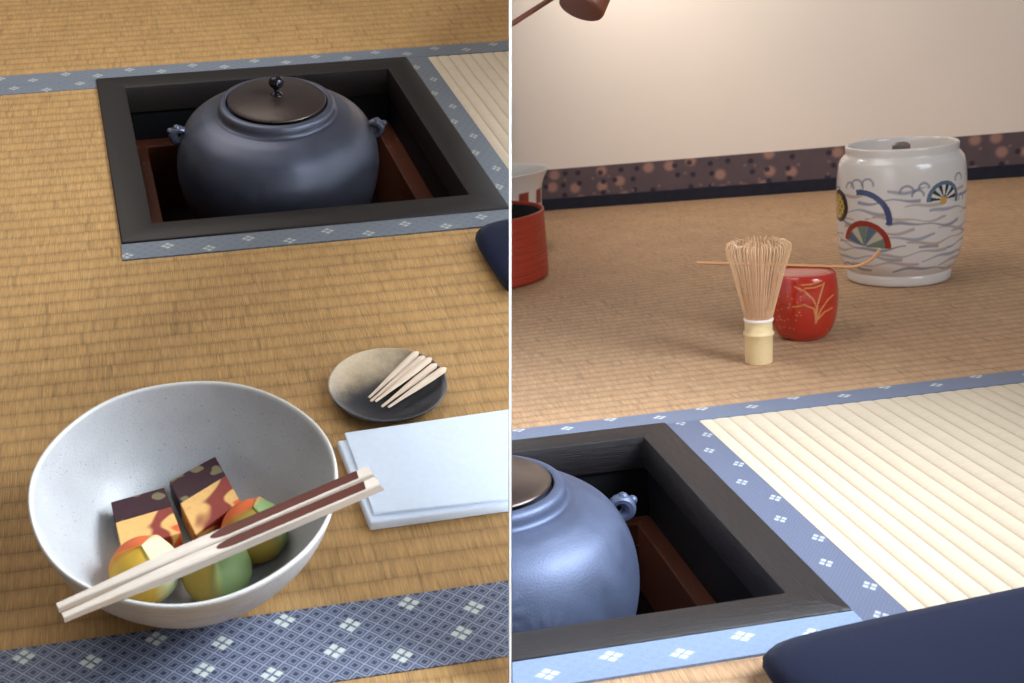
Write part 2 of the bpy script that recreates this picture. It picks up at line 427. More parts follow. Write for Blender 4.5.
# ================================================================== ADDED PARTITION
bm = bmesh.new(); Z0, Z1 = .725, 2.62
def cpt(X, Y, Z): return (PC + _r*X + _u*Y + _f*Z)*100
q = []
for Z, y0, y1 in ((Z0, 345, -345), (Z0, 345, -345), (Z1, 345, -345), (Z1, 345, -345)): pass
def side_poly(off):
    pts = []
    for Z, Y in ((Z0, .34), (Z0, -.42), (Z1, -.36), (Z1, .34)):
        p = PC + _r*(kx*Z) + _u*(Y*Z) + _f*Z + PN*off
        pts.append(p*100)
    return pts
A = [bm.verts.new(p) for p in side_poly(-PT/2)]; B = [bm.verts.new(p) for p in side_poly(PT/2)]
bm.faces.new(A); bm.faces.new(B[::-1])
for i in range(4): bm.faces.new((A[i], B[i], B[(i+1) % 4], A[(i+1) % 4]))
structure(build('added_partition', bm, M_board, S=SR, flat=True))

# ================================================================== HEARTH + KETTLE (both corners)
def ring4(bm, o, i, z0, z1, T=lambda x, y: (x, y), uv=True):
    """square ring; o,i = (x0,y0,x1,y1); pattern runs along each member"""
    L = uvl(bm)
    def cs(r): return [(r[0], r[1]), (r[2], r[1]), (r[2], r[3]), (r[0], r[3])]
    O, I = cs(o), cs(i); V = {}
    for nm, C, z in (('ot', O, z1), ('it', I, z1), ('ob', O, z0), ('ib', I, z0)):
        V[nm] = [bm.verts.new((*T(*c), z)) for c in C]
    for k in range(4):
        j = (k+1) % 4; hor = k % 2 == 0
        for a, b in (('ot', 'it'), ('it', 'ib'), ('ib', 'ob'), ('ob', 'ot')):
            f = bm.faces.new((V[a][k], V[a][j], V[b][j], V[b][k]))
            for l in f.loops:
                c = l.vert.co
                l[L].uv = (c.x, c.y+c.z) if hor else (c.y, c.x+c.z)
    return bm
def hearth(S, T, x0, label, fmat, zl, lin_w, cut, HS=42.4, w=3.6):
    t = thing('sunken_hearth', S, (*T(x0+HS/2, -HS/2), -20), label, 'hearth')
    cx, cy = T(x0+HS/2, -HS/2)
    TT = lambda x, y: (T(x, y)[0]-cx, T(x, y)[1]-cy)
    o = (x0+.02, -HS+.02, x0+HS-.02, -.02); i = (x0+w, -HS+w, x0+HS-w, -w)
    bm = ring4(bmesh.new(), o, i, 16.6, 20.35, TT); bevel(bm, .16, 2)
    build('frame', bm, fmat, t, cut=cut)
    k = .45
    bm = ring4(bmesh.new(), (i[0]-k-1, i[1]-k-1, i[2]+k+1, i[3]+k+1), (i[0]-k, i[1]-k, i[2]+k, i[3]+k), 0, 16.55, TT)
    build('pit_wall', bm, M_pit, t, cut=cut, flat=True)
    bm = ring4(bmesh.new(), (i[0]-k+.02, i[1]-k+.02, i[2]+k-.02, i[3]+k-.02), (i[0]-k+lin_w, i[1]-k+lin_w, i[2]+k-lin_w, i[3]+k-lin_w), 2.6, 20+zl, TT); bevel(bm, .12, 1)
    build('clay_liner', bm, M_copper, t, cut=cut)
    bm = prism(bmesh.new(), [TT(*c) for c in ((i[0]-k, i[1]-k), (i[2]+k, i[1]-k), (i[2]+k, i[3]+k), (i[0]-k, i[3]+k))], .02, 2.6)
    build('ash_bed', bm, M_ash, t, cut=cut, flat=True)
    return t
SH, D = -.0584, .9512
TL = lambda x, y: (x+SH*y, y*D)
hearth(SL, TL, 0, 'black lacquer framed sunken hearth under the whole kettle, left scene', M_frameL, -7.6, 2.3, -1)
TRi = lambda x, y: (x, y*(1-.00135*x))
hearth(SR, TRi, -42.4, 'black wood grained hearth frame around the half hidden blue kettle', M_frameR, -9.2, 1.9, 1)

def kettle(S, loc, k, imat, label, cut, rz, relief=False):
    """loc = middle of the kettle's underside; k = size"""
    t = thing('iron_kettle', S, loc, label, 'kettle', rz=rz)
    z = lambda v: (v+16.4)*k
    prof = [(0, -16.4), (7.5, -16.4), (9.6, -15.6), (11.2, -13.6), (12.1, -11), (12.4, -8.3), (12.0, -5.6), (10.9, -3.4), (9.2, -2.1), (7.9, -1.6), (7.2, -1.5)]
    pts = [(p.x, p.y) for p in spline([(a, b, 0) for a, b in prof[1:]], 8)]
    pts = [(0, -16.4)]+pts+[(7.02, -1.3), (6.95, -.6), (6.8, -.36), (6.5, -.24), (6.15, -.22), (6.0, -.34), (5.92, -1.0), (0, -1.0)]
    bm = lathe([(r*k, z(h)) for r, h in even(pts, .18)], 256)
    if relief:
        for v in bm.verts:
            a = atan2(v.co.y, v.co.x); h = v.co.z/k-16.4
            for (a0, h0) in ((-1.47, -8.6), (-1.78, -5.6)):
                da = (a-a0)*12; dh = h-h0; r = hypot(da, dh)
                if r < 2.9:
                    n = (.5+.5*cos(13*atan2(dh, da)))**1.5; q = exp(-((r-1.8)/.7)**2)*n*.13*k
                    v.co.x += cos(a)*q; v.co.y += sin(a)*q
    build('body', bm, imat, t, cut=cut, angle=50)
    # lid with dish-shaped rim
    pr = [(0, .62), (2.0, .58), (4.0, .36), (5.2, .1), (5.62, .02), (5.75, .02), (5.85, -.08), (5.8, -.2), (5.5, -.24), (0, -.24)]
    lid = build('lid', lathe([(r*k, z(h)) for r, h in pr], 96), M_bronze, t, cut=cut)
    kp = [(0, .55), (.75, .6), (.62, .75), (.3, .95), (.26, 1.25), (.5, 1.45), (.82, 1.8), (.92, 2.2), (.8, 2.6), (.45, 2.85), (0, 2.92)]
    if cut < 0:
        build('knob', lathe([(r*k, z(h)) for r, h in kp], 40), M_knob, lid)
    # ring lugs on the shoulder
    for s in ((1, -1) if cut < 0 else (1,)):
        bm = bmesh.new(); c = Vector((s*11.75*k, 0, z(-4.3))); n = 20; ring = []
        for a in range(n):
            A = 2*pi*a/n; d = Vector((cos(A)*s, 0, sin(A)))
            p = c + Vector((d.x*.8, 0, d.z*.8))*k; rr = (.46+.12*cos(A))*k
            ring.append([bm.verts.new(p + d*rr*cos(2*pi*b/10) + Vector((0, 1, 0))*rr*1.25*sin(2*pi*b/10)) for b in range(10)])
        for a in range(n):
            for b in range(10):
                bm.faces.new((ring[a][b], ring[(a+1) % n][b], ring[(a+1) % n][(b+1) % 10], ring[a][(b+1) % 10]))
        for q, rr in ((Vector((s*.3, 0, .95)), .48), (Vector((s*1.1, 0, .6)), .42)):
            bmesh.ops.create_icosphere(bm, subdivisions=2, radius=rr*k, matrix=Matrix.Translation(c+q*k))
        build('lug', bm, imat, t, cut=cut)
    return t
kettle(SL, (21.7, -20.4, 5.5-16.4), 1.0, M_ironL, 'round black iron kettle with bronze lid, fully visible in the left hearth', -1, radians(-5))
kettle(SR, (-24.3, -21.0, 4.9-16.4*1.13), 1.13, M_ironR, 'blue grey iron kettle half hidden behind the white divider', 1, radians(4), relief=True)

# ================================================================== LEFT CORNER
S = SL
def floor_blocks(S, hole, ext, cut):
    bm = bmesh.new(); x0, y0, x1, y1 = ext; a0, b0, a1, b1 = hole
    for r in ((x0, y0, x1, b0), (x0, b1, x1, y1), (x0, b0, a0, b1), (a1, b0, x1, b1)):
        prism(bm, [(r[0], r[1]), (r[2], r[1]), (r[2], r[3]), (r[0], r[3])], -26, -4)
    return structure(build('floor', bm, M_sub, S=S, cut=cut, flat=True))
floor_blocks(SL, (.5, -42, 47, 2), (-75, -125, 115, 120), -1)
def mat_thing(S, loc, label): return thing('tatami_mat', S, (*loc, -4), label, 'tatami mat')
def shift(bm, loc):
    for v in bm.verts: v.co.x -= loc[0]; v.co.y -= loc[1]; v.co.z += 4
    return bm
def quad(bm, pts, uvf, z0=-4, z1=0.0): return prism(bm, pts, z0, z1, uvf)
# far mat
l = (20, 60); t = mat_thing(S, l, 'golden tatami mat beyond the hearth, along the top of the left scene')
bm = quad(bmesh.new(), [(-75, 3.25), (115, 3.25), (115, 120), (-75, 120)], None); build('woven_surface', shift(bm, l), M_rushL, t, cut=-1, flat=True)
bm = quad(bmesh.new(), [(-75, .02), (115, .02), (115, 3.23), (-75, 3.23)], lambda x, y: (x+4.0, 3.2-y), z1=.1); build('cloth_border', shift(bm, l), M_herLf, t, cut=-1, flat=True)
# main mat, wrapped round the hearth
l = (0, -66); t = mat_thing(S, l, 'golden tatami mat under the speckled bowl, left and in front of hearth')
a, b = TL(0, -2.55), TL(0, -42.4)
bm = quad(bmesh.new(), [(-75, -2.5), a, b, (b[0], -43.3), (75, -43.3), (75, -89.75), (-75, -89.75)], None)
build('woven_surface', shift(bm, l), M_rushL, t, cut=-1, flat=True)
bm = quad(bmesh.new(), [(-75, -2.48), TL(0, -2.55), TL(0, 0), (-75, 0)], lambda x, y: (x+2.1, -y), z1=.1); build('cloth_border', shift(bm, l), M_herLf, t, cut=-1, flat=True)
bm = quad(bmesh.new(), [(b[0], -43.25), (75, -43.25), (75, b[1]-.02), (b[0], b[1]-.02)], lambda x, y: (x+1.25, -40.3-y-.35), z1=.16); build('cloth_border', shift(bm, l), M_herLf, t, cut=-1, flat=True)
bm = quad(bmesh.new(), [(-75, -92.92), (75, -92.92), (75, -89.78), (-75, -89.78)], lambda x, y: (x+5.28, -89.85-y), z1=.1); build('cloth_border', shift(bm, l), M_herL, t, cut=-1, flat=True)
# nearest mat
l = (0, -108); t = mat_thing(S, l, 'golden tatami mat at the bottom edge of the left scene, below blue border')
bm = quad(bmesh.new(), [(-75, -125), (75, -125), (75, -96.05), (-75, -96.05)], None); build('woven_surface', shift(bm, l), M_rushL, t, cut=-1, flat=True)
bm = quad(bmesh.new(), [(-75, -96.03), (75, -96.03), (75, -92.95), (-75, -92.95)], lambda x, y: (x-6.83, -92.95-y), z1=.1); build('cloth_border', shift(bm, l), M_herL, t, cut=-1, flat=True)
# pale ribbed mat right of the hearth
def ribbed(bm, P, nx, pitch, uoff=0.0, amp=.24, ny=60):
    """P(s,t) -> x,y with s in cm across the ribs"""
    L = uvl(bm); per = 9; N = int(nx/pitch*per); rows = []
    for j in range(ny+1):
        row = []
        for i in range(N+1):
            s = nx*i/N; x, y = P(s, j/ny); ph = (s/pitch) % 1.0
            e = min(1, .25+.75*min(j, ny-j)/2); row.append(bm.verts.new((x, y, e*(amp*(1-abs(2*((ph+.12) % 1)-1)**2.6)-amp*.6))))
        rows.append(row)
    for j in range(ny):
        for i in range(N):
            f = bm.faces.new((rows[j][i], rows[j][i+1], rows[j+1][i+1], rows[j+1][i]))
            for l_, q in zip(f.loops, (i, i+1, i+1, i)): l_[L].uv = (nx*q/N/pitch, l_.vert.co.y)
    return bm
l = (70, -25); t = mat_thing(S, l, 'pale ribbed tatami mat in the top right corner of the left scene')
def PLw(s, tt):
    y = -45+45*tt; x, yy = TL(45.3, y); return x+s, yy-.02
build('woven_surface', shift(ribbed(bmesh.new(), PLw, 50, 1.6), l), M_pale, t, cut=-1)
cc = [TL(45.3, -45), (110, -45*D), (110, -.03), TL(45.3, -.03)]
build('mat_core', shift(quad(bmesh.new(), cc, None, z1=-.25), l), M_core, t, cut=-1, flat=True)
bm = quad(bmesh.new(), [TL(42.42, -45), TL(45.3, -45), TL(45.3, -.03), TL(42.42, -.03)], lambda x, y: (y/D+3.3, x-SH*y/D-42.4+.3), z1=.1)
build('cloth_border', shift(bm, l), M_herLf, t, cut=-1, flat=True)

# --- bowl
BW = (6.85, -84.1, 0)
t = thing('ceramic_bowl', S, BW, 'large speckled grey white ceramic bowl holding sweets under chopsticks', 'bowl')
po = [(4.9, 0), (5.1, .15), (5.1, .55), (5.5, .9), (6.6, 1.6), (8.05, 2.9), (9.15, 4.2), (9.95, 5.6), (10.5, 7.0), (10.9, 8.55)]
pi_ = [(10.55, 8.6), (10.1, 7.1), (9.5, 5.7), (8.7, 4.4), (7.6, 3.15), (6.2, 2.15), (4.4, 1.55), (2.2, 1.32), (0, 1.28)]
pts = [(p.x, p.y) for p in spline([(a, b, 0) for a, b in po], 6)]+[(10.86, 8.74), (10.74, 8.8), (10.62, 8.74)]+[(max(p.x, 0), p.y) for p in spline([(a, b, 0) for a, b in pi_], 6)]
pts[-1] = (0, 1.28)
bm = lathe([(0, .25), (4.4, .25), (4.5, 0)]+pts, 160)
for v in bm.verts:
    a = atan2(v.co.y, v.co.x); r = hypot(v.co.x, v.co.y); k = 1+.006*sin(3*a+.6)*r/11+.004*sin(7*a)*r/11
    k *= .987; v.co.x *= k; v.co.y *= k; v.co.z += .08*sin(2*a+1)*(v.co.z/8.8)**2
build('bowl_body', bm, M_bowl, t, angle=60)

# --- layered jelly blocks
def yokan(P, label, z0=1.9, z1=4.0):
    """P = four top corners: far-left, far-right, near-right, near-left"""
    c = sum((Vector((*p, 0)) for p in P), Vector())/4
    t = thing('jelly_block', S, (c.x, c.y, z0), label, 'sweet', 'layered jelly blocks in the bowl')
    P = [Vector((*p, 0))-c for p in P]; h = z1-z0; s = .43
    FL, FR, NR, NL = P; ML = FL.lerp(NL, s); MR = FR.lerp(NR, s)
    for nm, q, m in (('bean_layer', (FL, FR, MR, ML), M_azuki), ('potato_layer', (ML, MR, NR, NL), M_potato)):
        bm = bmesh.new(); prism(bm, [(p.x, p.y) for p in q], 0, h)
        bevel(bm, .05, 1); build(nm, bm, m, t, flat=True)
yokan([(1.25, -80.75), (5.2, -79.9), (6.2, -84.6), (1.95, -85.6)], 'layered jelly block with dark bean top edge, left of the two in the bowl')
yokan([(5.62, -79.35), (9.3, -77.3), (10.75, -82.4), (7.2, -85.0)], 'layered jelly block with a large chestnut piece, right of the two in bowl', 2.2, 4.05)

# --- moulded bean-paste sweets
def neri(loc, r, label, turn, cols, tip=.35):
    t = thing('bean_paste_sweet', S, (loc[0], loc[1], loc[2]-r*.93), label, 'sweet', 'round moulded sweets in the bowl')
    bm = bmesh.new(); nu, nv = 90, 60; R = []
    for j in range(nv+1):
        th = pi*j/nv; row = []
        for i in range(nu):
            ph = 2*pi*i/nu; g = ((ph-turn)/(2*pi)*3) % 1; crease = exp(-(min(g, 1-g)/.07)**2)
            up = sm(cos(th), -.1, .8)
            rr = r*(1+.05*up*crease-.02*up*(1-crease)); z = rr*cos(th)*.93
            if th < .5: z += tip*(1-th/.5)**2*.6
            if z < -r*.86: z = -r*.86
            row.append(bm.verts.new((rr*sin(th)*cos(ph), rr*sin(th)*sin(ph), z+r*.93)))
        R.append(row)
    for j in range(nv):
        for i in range(nu):
            k = (i+1) % nu
            try: bm.faces.new((R[j][i], R[j+1][i], R[j+1][k], R[j][k]))
            except ValueError: pass
    bmesh.ops.remove_doubles(bm, verts=bm.verts[:], dist=.002)
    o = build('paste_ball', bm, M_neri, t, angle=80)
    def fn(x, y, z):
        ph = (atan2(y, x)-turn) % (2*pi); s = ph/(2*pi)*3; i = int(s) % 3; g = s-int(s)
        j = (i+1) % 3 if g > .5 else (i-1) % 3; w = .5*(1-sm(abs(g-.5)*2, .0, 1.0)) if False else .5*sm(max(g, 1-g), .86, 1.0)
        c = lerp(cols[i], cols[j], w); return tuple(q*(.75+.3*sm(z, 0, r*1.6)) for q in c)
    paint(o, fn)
YEL, GRN, ORG, PGR, OLV = rgb(196, 156, 54), rgb(120, 142, 92), rgb(204, 98, 50), rgb(190, 200, 156), rgb(160, 136, 58)
neri((3.5, -87.5, 3.85), 2.5, 'round sweet with orange, yellow and pale green facets, leftmost in bowl', radians(-62), [PGR, ORG, YEL])
neri((8.4, -88.2, 3.7), 2.5, 'round yellow and green sweet at the bowl front, middle of three', radians(-95), [GRN, YEL, OLV])
neri((11.45, -85.2, 3.85), 2.45, 'round sweet with orange rim and green patch, rightmost in bowl', radians(-50), [GRN, ORG, OLV])

# --- chopsticks resting on the rim
def chopstick(tip, end, label, z=9.28, w=.86, h=.8):
    a, b = Vector((*tip, z-.1)), Vector((*end, z+.05)); d = (b-a); Ln = d.length; ang = atan2(d.y, d.x)
    t = thing('chopstick', S, a, label, 'chopstick', 'pair of wooden chopsticks', rot=(Matrix.Rotation(ang, 3, 'Z') @ Matrix.Rotation(-math.asin(d.z/Ln), 3, 'Y')))
    bm = bmesh.new(); R = []; N = 40
    for i in range(N+1):
        x = Ln*i/N; k = .52+.48*sm(x, 0, 9); 
        hw, hh = w/2*k, h/2*(.6+.4*sm(x, 0, 9))
        sec = [(-hw, -hh), (hw, -hh), (hw, hh*.72), (hw*.82, hh), (-hw*.82, hh), (-hw, hh*.72)]
        sl = .35 if i == N else 0
        R.append([bm.verts.new((x-(sl if q[1] > 0 else 0), q[0], q[1])) for q in sec])
    for A, B in zip(R, R[1:]):
        for k in range(6): bm.faces.new((A[k], A[(k+1) % 6], B[(k+1) % 6], B[k]))
    bm.faces.new(R[0][::-1]); bm.faces.new(R[-1])
    build('stick', bm, M_stick, t, angle=25)
    bm = bmesh.new(); x0, x1 = Ln*.452, Ln-1.35; tp = []; hh = h/2+.012; hw = w/2*.80
    n = 10
    for i in range(n+1):
        A = pi/2+pi*i/n; tp.append((x0+1.3+1.3*cos(A), hw*sin(A)))
    tp += [(x1-.12, -hw), (x1+.12, hw)]
    prism(bm, tp, hh-.06, hh); build('bark_face', bm, M_bark, t, flat=True)['label'] = 'dark brown bark face'
chopstick((-1.55, -94.05), (19.95, -86.0), 'brown faced pale chopstick across the bowl, the farther of the pair')
chopstick((-1.2, -94.85), (20.25, -87.1), 'brown faced pale chopstick across the bowl, the nearer of the pair')

# --- pick dish
DC = (25.0, -68.0, 0)
t = thing('pick_dish', S, DC, 'small round dish shading from black to beige, holding wooden picks', 'dish')
prof = [(0, .12), (2.6, .12), (3.4, .15), (4.5, .55), (5.02, 1.12), (5.08, 1.3), (4.98, 1.38), (4.8, 1.3), (4.1, .95), (2.8, .72), (0, .66)]
pp = [(max(p.x, 0), p.y) for p in spline([(a, b, 0) for a, b in prof], 5)]; pp[0] = (0, .12); pp[-1] = (0, .66)
bm = lathe(pp, 110)
for v in bm.verts:
    a = atan2(v.co.y, v.co.x); k = 1+.02*sin(2*a+.9)+.012*sin(3*a+2); v.co.x *= k*1.02; v.co.y *= k*.97; v.co.z += (.1*sin(2*a+.4))*(hypot(v.co.x, v.co.y)/5)**2*(v.co.z/1.3)
build('dish_body', bm, M_dish, t, angle=60)
PK = [((23.15, -69.3), (28.6, -64.5), 'farthest of the five pale picks fanned on the small dish', .92), ((23.2, -69.85), (29.0, -65.3), 'second pale wooden pick from the far side of the fan on dish', .98),
      ((23.55, -70.2), (29.45, -65.9), 'middle pale pick of the five fanned on the small dish', 1.22), ((24.0, -70.7), (29.8, -66.55), 'fourth pale wooden pick from the far side, next to nearest on dish', 1.0),
      ((24.5, -71.0), (30.45, -67.35), 'nearest pale pick of five, its thick end past the dish rim', 1.12)]
for a, b, lab, z in PK:
    a3, b3 = Vector((*a, z+.1)), Vector((*b, z+.62)); d = b3-a3; Ln = d.length
    t = thing('wooden_pick', S, a3, lab, 'pick', 'wooden picks on the small dish', rot=(Matrix.Rotation(atan2(d.y, d.x), 3, 'Z') @ Matrix.Rotation(-math.asin(d.z/Ln), 3, 'Y')))
    bm = bmesh.new(); path = []; rad = []
    for i in range(21):
        u = i/20; path.append((Ln*u, 0, 0)); k = .13+.23*sm(u, 0, .75)
        if u > .93: k *= sqrt(max(1-((u-.93)/.075)**2, .12))
        rad.append(k)
    tube(bm, path, rad, 10, .62); build('shaft', bm, M_pick, t)

# --- folded white paper
t = thing('folded_paper', S, (30, -78, 0), 'stack of folded white paper lying right of the bowl', 'paper')
def sheet(poly, z0, z1, nm, r):
    bm = bmesh.new(); prism(bm, [(x-30, y+78) for x, y in poly], z0, z1)
    bmesh.ops.bevel(bm, geom=[e for e in bm.edges], offset=r, segments=3, affect='EDGES', profile=.5)
    return build(nm, bm, M_paper, t, cut=-1)
def rot2(p, c, a):
    x, y = p[0]-c[0], p[1]-c[1]; return (c[0]+x*cos(a)-y*sin(a), c[1]+x*sin(a)+y*cos(a))
sheet([(20.4, -83.4), (45, -83.1), (45, -73.6), (19.5, -74.0)], 0, 1.0, 'lower_fold', .22)
sheet([(20.8, -82.75), (45, -83.2), (45, -72.6), (20.2, -73.5)], 1.01, 1.3, 'upper_fold', .12)
# --- navy cushion corner
def cushion(S, c, sx, sy, h, rz, label, cut, pts=None):
    t = thing('floor_cushion', S, (c[0], c[1], .18), label, 'cushion', rz=rz)
    bm = bmesh.new(); n = 64; R = []
    def sup(a, k, e=18.0):
        ca, sa = cos(a), sin(a); r = (abs(ca)**e+abs(sa)**e)**(-1/e); return ca*r*k*sx/2, sa*r*k*sy/2
    n = 200
    lv = [(.965, 0), (.99, .25*h), (1.0, .5*h), (.992, .72*h), (.97, .9*h), (.93, 1.0*h), (.8, 1.06*h), (.5, 1.1*h), (.2, 1.12*h)]
    for k, z in lv: R.append([bm.verts.new((*sup(2*pi*i/n, k), z)) for i in range(n)])
    top = bm.verts.new((0, 0, 1.12*h)); bot = bm.verts.new((0, 0, 0))
    for A, B in zip(R, R[1:]):
        for i in range(n): bm.faces.new((A[i], A[(i+1) % n], B[(i+1) % n], B[i]))
    for i in range(n):
        bm.faces.new((R[-1][i], R[-1][(i+1) % n], top)); bm.faces.new((R[0][(i+1) % n], R[0][i], bot))
    build('cushion_cover', bm, M_navy, t, cut=cut, angle=60)
cushion(SL, (68.4, -71.7), 54, 60, 2.2, radians(6.5), 'navy floor cushion corner peeking out below the hearth at the divider', -1)

# ================================================================== RIGHT CORNER
S = SR
floor_blocks(SR, (-41.8, -41.8, -.6, -.6), (-75, -125, 160, 185), 1)
l = (30, 80); t = mat_thing(S, l, 'tan tatami mat under the whisk, caddy and white jar')
def back(x): return 157.4-.2798*x
bm = quad(bmesh.new(), [(-75, 3.74), (160, 3.74), (160, back(160)-.9), (-75, back(-75)-.9)], None); build('woven_surface', shift(bm, l), M_rushR, t, cut=1, flat=True)
bm = quad(bmesh.new(), [(-75, .02), (160, .02), (160, 3.72), (-75, 3.72)], lambda x, y: (x-5.4, 3.72-y), z1=.1); build('cloth_border', shift(bm, l), M_herR, t, cut=1, flat=True)
l = (60, -50); t = mat_thing(S, l, 'pale ribbed tatami mat right of the blue kettle hearth')
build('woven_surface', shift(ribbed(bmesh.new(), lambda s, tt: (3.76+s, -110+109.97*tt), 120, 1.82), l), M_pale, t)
build('mat_core', shift(quad(bmesh.new(), [(3.76, -110), (123, -110), (123, -.03), (3.76, -.03)], None, z1=-.25), l), M_core, t, flat=True)
bm = quad(bmesh.new(), [(.03, -110), (3.74, -110), (3.74, -.03), (.03, -.03)], lambda x, y: (y+.35, x+.02), z1=.1); build('cloth_border', shift(bm, l), M_herRs, t, flat=True)
l = (-30, -75); t = mat_thing(S, l, 'tan tatami mat at the bottom edge, in front of the blue kettle')
bm = quad(bmesh.new(), [(-75, -110), (0, -110), (0, -46.0), TRi(-75, -46.0)], None); build('woven_surface', shift(bm, l), M_rushR, t, cut=1, flat=True)
bm = quad(bmesh.new(), [TRi(-75, -45.98), (0, -45.98), (0, -42.42), TRi(-75, -42.42)], lambda x, y: (x-.9, -42.42-y/(1-.00135*x)), z1=.2); build('cloth_border', shift(bm, l), M_herRf, t, cut=1, flat=True)
cushion(SR, (23.1, -71.1), 60, 56, 2.5, radians(8.7), 'large navy floor cushion filling the bottom right corner', 0)

# --- back wall
def wallslab(name, z0, z1, d0, d1, m):
    bm = bmesh.new(); n = Vector((.2798, 1)).normalized(); p = [(-60, back(-60)), (175, back(175))]
    A = [(x+n.x*d0, y+n.y*d0) for x, y in p]; B = [(x+n.x*d1, y+n.y*d1) for x, y in p]
    L = uvl(bm); prism(bm, [A[0], A[1], B[1], B[0]], z0, z1)
    for f in bm.faces:
        for l_ in f.loops: l_[L].uv = (l_.vert.co.x*1.04, l_.vert.co.z)
    return structure(build(name, bm, m, S=SR, cut=1, flat=True))
wallslab('wall_back', 0, 210, 0, 6, M_wall)
wallslab('trim_1', 2.75, 9.9, -.15, -.01, M_koshi)
wallslab('baseboard_back', 0.02, 2.73, -.7, -.01, M_base)

# --- porcelain water jar
JC = Vector((54.1, 51.1, 0)); face = atan2(QR[4]-JC.y, QR[3]-JC.x)
t = thing('porcelain_jar', S, JC, 'white porcelain water jar painted with fans and waves near the wall', 'jar')
jp = [(r*.935, z) for r, z in [(6.9, 0), (7.6, .1), (7.85, .5), (7.85, 1.3), (7.75, 1.75), (8.1, 2.2), (8.8, 3.4), (9.25, 5.6), (9.5, 8.5), (9.6, 11.5), (9.6, 14.5), (9.45, 17), (9.15, 18.6), (8.75, 19.3), (8.5, 19.6), (8.35, 19.9), (8.35, 20.6), (8.3, 20.95), (8.1, 21.1), (7.85, 21.0), (7.7, 20.6), (7.6, 19.2), (7.6, 18.0)]]
pp = even([(p.x, p.y) for p in spline([(a, b, 0) for a, b in jp], 7)], .09)
o = build('jar_body', lathe([(0, .15), (6.7, .15)]+pp+[(0, 18.0)], 640), M_porc, t, angle=60)
WHT = rgb(220, 212, 206)
def fan(c, x, z, x0, z0, R, ring, inner, dirn, half, rw=.75, ribs=0, gap=.18):
    dx, dz = x-x0, z-z0; r = hypot(dx, dz)
    if r > R: return c
    a = (atan2(dx, dz)-dirn+pi) % (2*pi)-pi
    if abs(a) > half: return c
    if r > R-rw: return ring
    if inner is None: return c
    k = int((a+half)/(2*half)*ribs); kk = (a+half)/(2*half)*ribs-k
    if kk < gap or r < .5: return inner[0]
    return inner[1+k % (len(inner)-1)]
def jar_paint(x, y, z):
    th = (atan2(y, x)-face+pi) % (2*pi)-pi; u = th*9.0; c = WHT
    if z > 19.4 or hypot(x, y) < 6.6: return c
    if abs(th) < 1.9 and 2.4 < z < 15.5:
        for k in range(15):
            zk = 2.9+.88*k; ph = k*1.7; wz = zk+.34*sin(u/1.9+ph)+.16*sin(u/.8+2*ph)
            on = sin(u*.42+k*2.3)+.5*sin(u*.9+k)
            lo = -.7 if z < 11 else .0
            w = .13+.06*sin(u*.7+k)
            w *= 1.25
            if on > lo and abs(z-wz) < w*1.7:
                cc = (rgb(140, 142, 156), rgb(184, 162, 152), rgb(156, 157, 168), rgb(178, 164, 158))[k % 4]
                c = lerp(c, cc, .95*(1-sm(abs(z-wz), w*.5, w*1.7)))
    # scroll clouds
    for (u0, z0, rr) in ((-6.4, 15.6, 1.1), (-4.6, 16.0, .9), (-7.8, 15.4, .8), (.9, 14.9, .9), (2.4, 14.3, .8), (3.2, 15.4, .7), (9.2, 16.0, .8), (9.9, 13.0, .6)):
        r = hypot(u-u0, z-z0)
        if abs(r-rr) < .17 and z > z0-.2: c = lerp(c, rgb(120, 124, 144), .75)
    c = fan(c, u, z, -5.6, 10.6, 4.7, rgb(66, 80, 118), None, .75, .95, .85)
    if hypot(u+10.6, (z-12.3)) < 2.5:
        c = rgb(40, 34, 38) if hypot(u+10.9, z-12.2) > 1.85 else (rgb(190, 160, 70) if sin(u*5)*sin(z*5) > -.3 else rgb(110, 90, 50))
    c = fan(c, u, z, -5.0, 6.6, 4.0, rgb(150, 50, 36), [rgb(126, 130, 134), rgb(88, 108, 128), rgb(196, 188, 170), rgb(110, 128, 110)], .12, 1.5, .85, 6)
    c = fan(c, u, z, 6.3, 13.4, 2.7, rgb(86, 108, 128), [rgb(44, 48, 52), WHT, rgb(206, 204, 198)], .1, 1.75, .6, 6, .5)
    if hypot(u-6.2, z-13.2) < .6: c = rgb(206, 156, 78)
    return c
paint(o, jar_paint)
lp = [(0, 19.2), (3.5, 19.15), (6.4, 18.9), (7.0, 18.85), (7.05, 18.6), (6.9, 18.35), (0, 18.35)]
o = build('lid', lathe(lp, 96), M_porc, t); paint(o, lambda x, y, z: rgb(176, 158, 146) if sin(x*2.1)*sin(y*2.4) > .25 else rgb(206, 196, 186))
k = build('knob', lathe([(0, 21.3), (.8, 21.2), (1.25, 20.8), (1.3, 20.3), (.95, 19.7), (.8, 19.18), (0, 19.18)], 32), M_porc, o); paint(k, lambda x, y, z: rgb(150, 84, 60) if x+.4*y > .2 else rgb(116, 108, 106))

